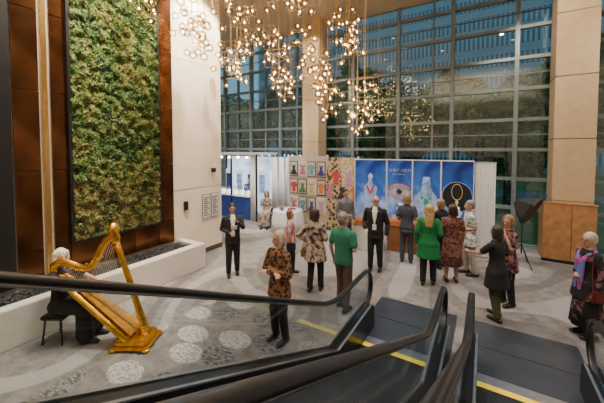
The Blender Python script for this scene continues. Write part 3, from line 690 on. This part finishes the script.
poly_y('eye_print',[(.31*math.cos(t),1.65+.10*math.sin(t)*(1-.35*abs(math.cos(t)))) for t in [k*math.tau/24 for k in range(24)]],-.007,-.005,mat('eye_white',(.42,.46,.56),.5,emit=.1,var=.35,scale=6),e2)
disc('iris_print',0,1.65,.095,.095,-.009,mat('iris',(.03,.10,.22),.5,var=.6,scale=14),e2); disc('pupil_print',0,1.65,.04,.04,-.011,DKP,e2)
disc('brow_print',0,1.76,.34,.16,-.0045,mat('brow',(.20,.12,.12),.6,var=.4),e2,.9)
def glyphs(x,z,w,hh,seq):
    out=[]; t=.13*w
    for c in seq:
        if c==' ': x+=w*.9; continue
        out.append(((x,-.006,z),(x+t*1.2,-.002,z+hh)))
        if c in 'FP': out.append(((x,-.006,z+hh*.88),(x+w*.62,-.002,z+hh)))
        if c in 'L': out.append(((x,-.006,z),(x+w*.62,-.002,z+hh*.12)))
        if c in 'HN': out.append(((x+w*.55,-.006,z),(x+w*.55+t,-.002,z+hh)))
        if c=='H': out.append(((x,-.006,z+hh*.46),(x+w*.6,-.002,z+hh*.57)))
        x+=w
    return out
boxes('lettering',glyphs(-.30,2.27,.062,.085,'LINIF INIFI')+glyphs(-.2,2.17,.04,.035,'HILINHIFIL'),WHITE,e2)
e3,h=banner(-1.86,-1.07,BLU,'blue banner showing an emerald necklace on a pale bust')
poly_y('bust_print',[(-.3,.95),(.3,.95),(.33,1.5),(.14,1.78),(.09,2.15),(-.09,2.15),(-.14,1.78),(-.33,1.5)],-.003,-.002,PAL,e3)
disc('necklace_print',0,1.72,.16,.26,-.005,GRP,e3,.9); disc('gem_print',0,1.40,.07,.10,-.007,GRP,e3); disc('gem_print',-.12,1.52,.035,.045,-.007,GRP,e3); disc('gem_print',.12,1.52,.035,.045,-.007,GRP,e3)
e4,h=banner(-1.07,-.24,BLUD,'navy banner with a gold necklace on a dark circle')
disc('circle_print',0,1.62,.39,.43,-.004,PAL,e4); disc('circle_print',0,1.62,.375,.415,-.006,DKP,e4)
disc('necklace_print',0,1.76,.14,.23,-.008,GP,e4,.93); disc('pendant_print',0,1.47,.04,.06,-.009,GP,e4); disc('pendant_print',0,1.37,.022,.04,-.009,WHITE,e4)
cu=empty('curtain',(.02,9.5,0)); tag(cu,'white pleated drape at the end of the banners','curtain')
bm=bmesh.new(); n=40; A=[];B=[]
for k in range(n+1):
    x=-.24+.48*k/n; y=.03*math.sin(k*1.25); A.append(bm.verts.new((x,y,.02))); B.append(bm.verts.new((x,y*.8,2.6)))
for k in range(n): bm.faces.new([A[k],A[k+1],B[k+1],B[k]])
obj('drape',fin(bm,'drape'),WHITE,cu,True); cyl('rail',(-.26,0,2.61),(.26,0,2.61),.015,STEEL,cu)
def counter(x0,x1,y0,y1,sk_,lab):
    e=empty('display_counter',((x0+x1)/2,(y0+y1)/2,0)); hx_=(x1-x0)/2; hy_=(y1-y0)/2
    box('skirting',(-hx_,-hy_,0),(hx_,hy_,.74),sk_,e,.01)
    box('tray',(-hx_+.01,-hy_+.01,.765),(hx_-.01,hy_-.01,.86),mat('counter_orange',(.55,.18,.045),.4,var=.15),e,.008)
    box('table_top',(-hx_-.02,-hy_-.02,.74),(hx_+.02,hy_+.02,.765),WOOD,e,.005)
    box('glass_case',(-hx_+.02,-hy_+.02,.86),(hx_-.02,hy_-.02,1.06),CGL,e)
    for k in range(5):
        x=-hx_+.15+k*(2*hx_-.3)/4
        disc('jewellery_pad',x,.95,.06,.07,-.02,BLACK if k%2 else WHITE,e); disc('necklace',x,.95,.035,.045,-.025,GP,e,.75)
    tag(e,lab,'display counter','jewellery counters')
WD=mat('counter_wood',(.30,.12,.04),.4,var=.2,scale=6)
counter(-3.3,-2.5,8.35,8.8,WHITE,'jewellery counter with orange tray and white skirting'); counter(-2.42,-1.5,8.75,9.2,WD,'warm wood jewellery counter with glass case')
counter(-1.35,-.35,8.95,9.38,WD,'warm wood jewellery counter with glass case')
for (x,y) in ((-2.1,8.98),(-1.1,9.2),(-.6,9.2)):
    e=empty('necklace_bust',(x,y,1.062)); tag(e,'small white necklace display bust on the counter','display bust','necklace busts')
    bm=bmesh.new(); tube(bm,[(0,0,.0),(0,0,.05),(0,0,.16),(0,0,.22),(0,0,.32)],[(.07,.05),(.06,.04),(.11,.05),(.045,.035),(.035,.03)],n=16,cap=False); obj('bust',fin(bm,'bust'),WHITE,e,True)
    bm=bmesh.new(); tube(bm,[(-.05,-.04,.22),(-.03,-.06,.16),(0,-.065,.12),(.03,-.06,.16),(.05,-.04,.22)],[.006]*5,n=6); obj('necklace',fin(bm,'necklace'),BRASS,e)
# ------------------------------------------------------------------ glass-case booth
bo=empty('exhibition_booth',(-9.3,9.9,0)); tag(bo,'white framed booth with lit glass cases and blue counters','booth')
BLC=mat('booth_blue',(.015,.05,.24),.5,var=.2)
for x_ in (-1.7,0,1.4):
    for y_ in (-.5,.9): box('post',(x_-.03,y_-.03,0),(x_+.03,y_+.03,2.75),BLACK,bo)
box('back_drape',(-1.7,.93,0),(1.4,.97,2.6),mat('booth_drape_glow',(.45,.60,.9),.7,emit=1.2,var=.5,scale=1.5),bo)  # drape brightened by a bluish glow put into its material, no lamp behind
for y_ in(-.5,.9): box('beam',(-1.73,y_-.03,2.7),(1.43,y_+.03,2.8),WHITE,bo)
for x_ in(-1.7,1.4): box('beam',(x_-.03,-.47,2.7),(x_+.03,.87,2.8),WHITE,bo)
for x_ in(-1.62,1.05):
    bm=bmesh.new(); loft(bm,[(0.01,.16,.05,x_+.1,-.42),(2.65,.14,.04,x_+.1,-.42)],36,.15,9); obj('drape',fin(bm,'drape'),WHITE,bo,True)
box('counter',(-1.3,-.5,0),(1.0,-.05,.95),BLC,bo,.01); box('counter_top',(-1.33,-.53,.95),(1.02,-.02,.99),WHITE,bo)
box('glass_case',(-1.25,-.48,.99),(.98,-.08,1.35),CGL,bo)
for k in range(6):
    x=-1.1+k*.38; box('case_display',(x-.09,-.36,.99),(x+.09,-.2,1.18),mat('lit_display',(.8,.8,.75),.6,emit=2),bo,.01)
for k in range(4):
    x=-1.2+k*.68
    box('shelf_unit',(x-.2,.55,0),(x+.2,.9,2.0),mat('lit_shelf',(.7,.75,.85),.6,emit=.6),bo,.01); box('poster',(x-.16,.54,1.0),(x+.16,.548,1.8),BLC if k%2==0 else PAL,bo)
for k in range(6):
    x=-1.3+k*.5; bm=bmesh.new(); ell(bm,(x,-.3,2.6),(.06,.06,.04),12); obj('spot_lamp',fin(bm,'spot_lamp'),mat('lamp_white',(1,.97,.9),emit=30),bo,True)
    bm=bmesh.new(); tube(bm,[(x,-.45,2.72),(x,-.3,2.64)],[.01,.01],n=6); obj('lamp_arm',fin(bm,'lamp_arm'),BLACK,bo)
P[18]=person('person in blue shirt inside the lit booth',-8.95,10.15,-8,6,1.68,SK,BRN,'short',(cm('blueshirt',(.05,.09,.26)),'long',.84,0),('pants',BLK),'hold','hold',woman=False)
dv=empty('divider_drape',(-7.3,10.3,0)); tag(dv,'white divider drapes between two booths','curtain')
for dx in (-.35,.0,.35):
    bm=bmesh.new(); loft(bm,[(0.01,.15,.04,dx,0),(2.6,.14,.035,dx,0)],36,.15,9); obj('drape',fin(bm,'drape'),WHITE,dv,True)
cyl('rail',(-.5,0,2.62),(.5,0,2.62),.015,STEEL,dv)
# ------------------------------------------------------------------ photo softbox by the column
sb=empty('softbox_stand',(.84,9.4,0),.7); tag(sb,'black photographic softbox on a tripod beside the column','studio light')
for k in range(3):
    a=k*math.tau/3+.4; cyl('leg',(0,0,.55),(.36*math.cos(a),.36*math.sin(a),0.005),.011,BLACK,sb,8)
cyl('pole',(0,0,.3),(0,0,1.6),.014,BLACK,sb,8)
bm=bmesh.new(); vs=[]
for (y,r) in ((-.26,.34),(-.20,.345),(.16,.08)):
    vs.append([bm.verts.new((x_*r,y,z_*r*1.05)) for x_,z_ in ((-1,-.6),(-.6,-1),(.6,-1),(1,-.6),(1,.6),(.6,1),(-.6,1),(-1,.6))])
for j in range(2):
    for k in range(8): bm.faces.new([vs[j][k],vs[j][(k+1)%8],vs[j+1][(k+1)%8],vs[j+1][k]])
bm.faces.new(vs[0]); bm.faces.new(vs[2]); bmesh.ops.recalc_face_normals(bm,faces=bm.faces[:])
o=obj('softbox',fin(bm,'softbox'),mat('softbox_fabric',(.015,.015,.017),.6),sb,loc=(0,0,1.55)); o.rotation_euler=(math.radians(28),0,.5)
# ------------------------------------------------------------------ outside
gr=boxes('ground',[((-60,11.6,-.3),(40,80,-.08))],mat('lawn',(.09,.17,.04),.9,var=.4,scale=2)); tag(gr,'green lawn outside the glass wall','ground'); gr['kind']='structure'
rd=boxes('road',[((-60,22.5,-.08),(40,26,-.06))],mat('asphalt',(.16,.16,.17),.9)); tag(rd,'grey asphalt road beyond the lawn','road')
def cfn():
    while True:
        p=Vector((random.uniform(-1,1),random.uniform(-1,1),random.uniform(-1,1)))
        if .35<p.length<1*(.85+.3*noise.noise(p*2.5)): break
    return (p.x*2.45,p.y*2.4,4.3+p.z*3.1),tuple(p.normalized()),random.choice([0,1,2,3])
tpal=[(.055,.13,.04),(.10,.19,.06),(.15,.26,.09),(.03,.07,.03)]
CR=leafmesh('crown',7000,cfn,.20,tpal); CR.materials.append(LM)
bm=bmesh.new(); tube(bm,[(0,0,-.02),(.05,0,1.5),(0,.1,3.5),(0,0,5)],[.22,.17,.13,.06],n=12,cap=False)
for k in range(5):
    a=k*1.3; tube(bm,[(0,0,2.4+k*.4),(math.cos(a)*1.5,math.sin(a)*1.5,4+k*.4)],[.07,.02],n=6)
TK=fin(bm,'trunk'); TK.materials.append(mat('bark',(.09,.06,.04),.9,var=.4))
tl=[]
for i in range(8): tl.append((-27+i*5.6,17.2+(i%2)*.9,1.0+.10*((i*3)%3)))
for i in range(6): tl.append((-34+i*10.3,34+(i%2)*1.5,1.7+.15*(i%3)))
for (x,y,s) in tl:
    e=empty('tree',(x,y,-.05),random.uniform(0,6)); e.scale=(s,s,s*.92); tag(e,'leafy green tree on the lawn outside the windows','tree','trees outside')
    obj('crown',CR,None,e); obj('trunk',TK,None,e)
bd=empty('building',(-24,46,-.08)); tag(bd,'pale office building with lit window rows across the road','building')
box('body',(-14,0,0),(40,10,24),mat('facade',(.34,.40,.44),.8),bd)
for r in range(9):
    box('window_row',(-13.5,-.06,1.0+r*2.5),(39.5,0,2.5+r*2.5),mat('facade_glass',(.10,.18,.23),.2,tex='wavex',scale=.6,var=.6,emit=.3),bd)
# ------------------------------------------------------------------ lights
def spot(loc,tgt,pw,ang,col=(1,.85,.65),r=.08,bl=.5):
    l=D.lights.new('spot','SPOT'); l.energy=pw; l.spot_size=math.radians(ang); l.spot_blend=bl; l.color=col; l.shadow_soft_size=r
    o=D.objects.new('spot_light',l); COL.objects.link(o); o.location=loc
    o.rotation_euler=(Vector(tgt)-Vector(loc)).to_track_quat('-Z','Y').to_euler()
LAMP=mat('downlight_glow',(1,.88,.7),emit=8)
def down(x,y,pw,col=(1,.89,.78),ang=100):
    e=empty('downlight',(x,y,H)); tag(e,'small round recessed ceiling downlight','downlight','ceiling downlights')
    bm=bmesh.new(); tube(bm,[(0,0,-.012),(0,0,-.001)],[.10,.10],n=20,cap=False); obj('trim_ring',fin(bm,'trim_ring'),WHITE,e)
    bm=bmesh.new(); tube(bm,[(0,0,-.018),(0,0,-.0125)],[.07,.07],n=20,cap=False); obj('lens',fin(bm,'lens'),LAMP,e)
    spot((x,y,H-.06),(x,y,0),pw,ang,col,.1,.7)
for x in (-4.95,-2,1,3.8):
    for y in (-1,2.2,5.45): down(x,y,(500 if x<0 else 330) if y>0 else 200)
for x in (-11,-8,-3.7,-1.2,3.2): down(x,8.6,560,(1,.93,.85))
spot((-5.2,3.4,H-.1),(-6.7,3.4,4.2),1500,75)
spot((-5.4,5.6,H-.1),(-6.8,5.6,5.0),3000,70,(1,.88,.72))
spot((-5.0,2.2,H-.1),(-6.7,2.3,2.5),700,50)
spot((-3.0,3.2,H-.1),(-5.0,2.4,.8),1000,28)
spot((-2.0,6.5,H-.1),(-2.0,9.4,1.5),800,50,(1,.95,.9))
spot((-4.5,7,H-.1),(-5.2,9.9,1.5),800,50,(1,.95,.9))
spot((-4.5,7.5,H-.1),(-9,10.4,1.2),1000,40,(.85,.92,1))
spot((.5,7.0,H-.1),(1.9,10.3,4.5),1000,70,(1,.84,.62))
spot((-4.8,8.0,H-.1),(-5.9,10.3,5.5),700,60,(1,.86,.66))
def area_up(x,y,z,sx,sy,pw):  # large area lamp facing up, behind the camera, no fixture modelled
    l=D.lights.new('upward_area_light','AREA'); l.shape='RECTANGLE'; l.size=sx; l.size_y=sy; l.energy=pw; l.color=(1,.86,.70)
    o=D.objects.new('upward_area_light',l); COL.objects.link(o); o.location=(x,y,z); o.rotation_euler=(math.pi,0,0)
area_up(-1,-2.5,6.4,7,1,260)
w=D.worlds.new('World'); bpy.context.scene.world=w; w.use_nodes=True
N=w.node_tree.nodes; L=w.node_tree.links; bg=N['Background']
tc=N.new('ShaderNodeTexCoord'); sx=N.new('ShaderNodeSeparateXYZ'); r=N.new('ShaderNodeValToRGB')
L.new(tc.outputs['Generated'],sx.inputs[0]); L.new(sx.outputs['Z'],r.inputs[0])
r.color_ramp.elements[0].position=0; r.color_ramp.elements[0].color=(.46,.62,.72,1); r.color_ramp.elements[1].position=.6; r.color_ramp.elements[1].color=(.30,.46,.60,1)
L.new(r.outputs[0],bg.inputs[0]); bg.inputs[1].default_value=1.15
# ------------------------------------------------------------------ camera
cam=D.cameras.new('Camera'); co=D.objects.new('Camera',cam); COL.objects.link(co)
co.location=(0,0,3.0); co.rotation_euler=(math.radians(90-2.2),0,math.radians(31.4))
cam.sensor_width=36; cam.lens=300/604*36; cam.shift_y=-.0695; cam.clip_start=.02; cam.clip_end=300
bpy.context.scene.camera=co
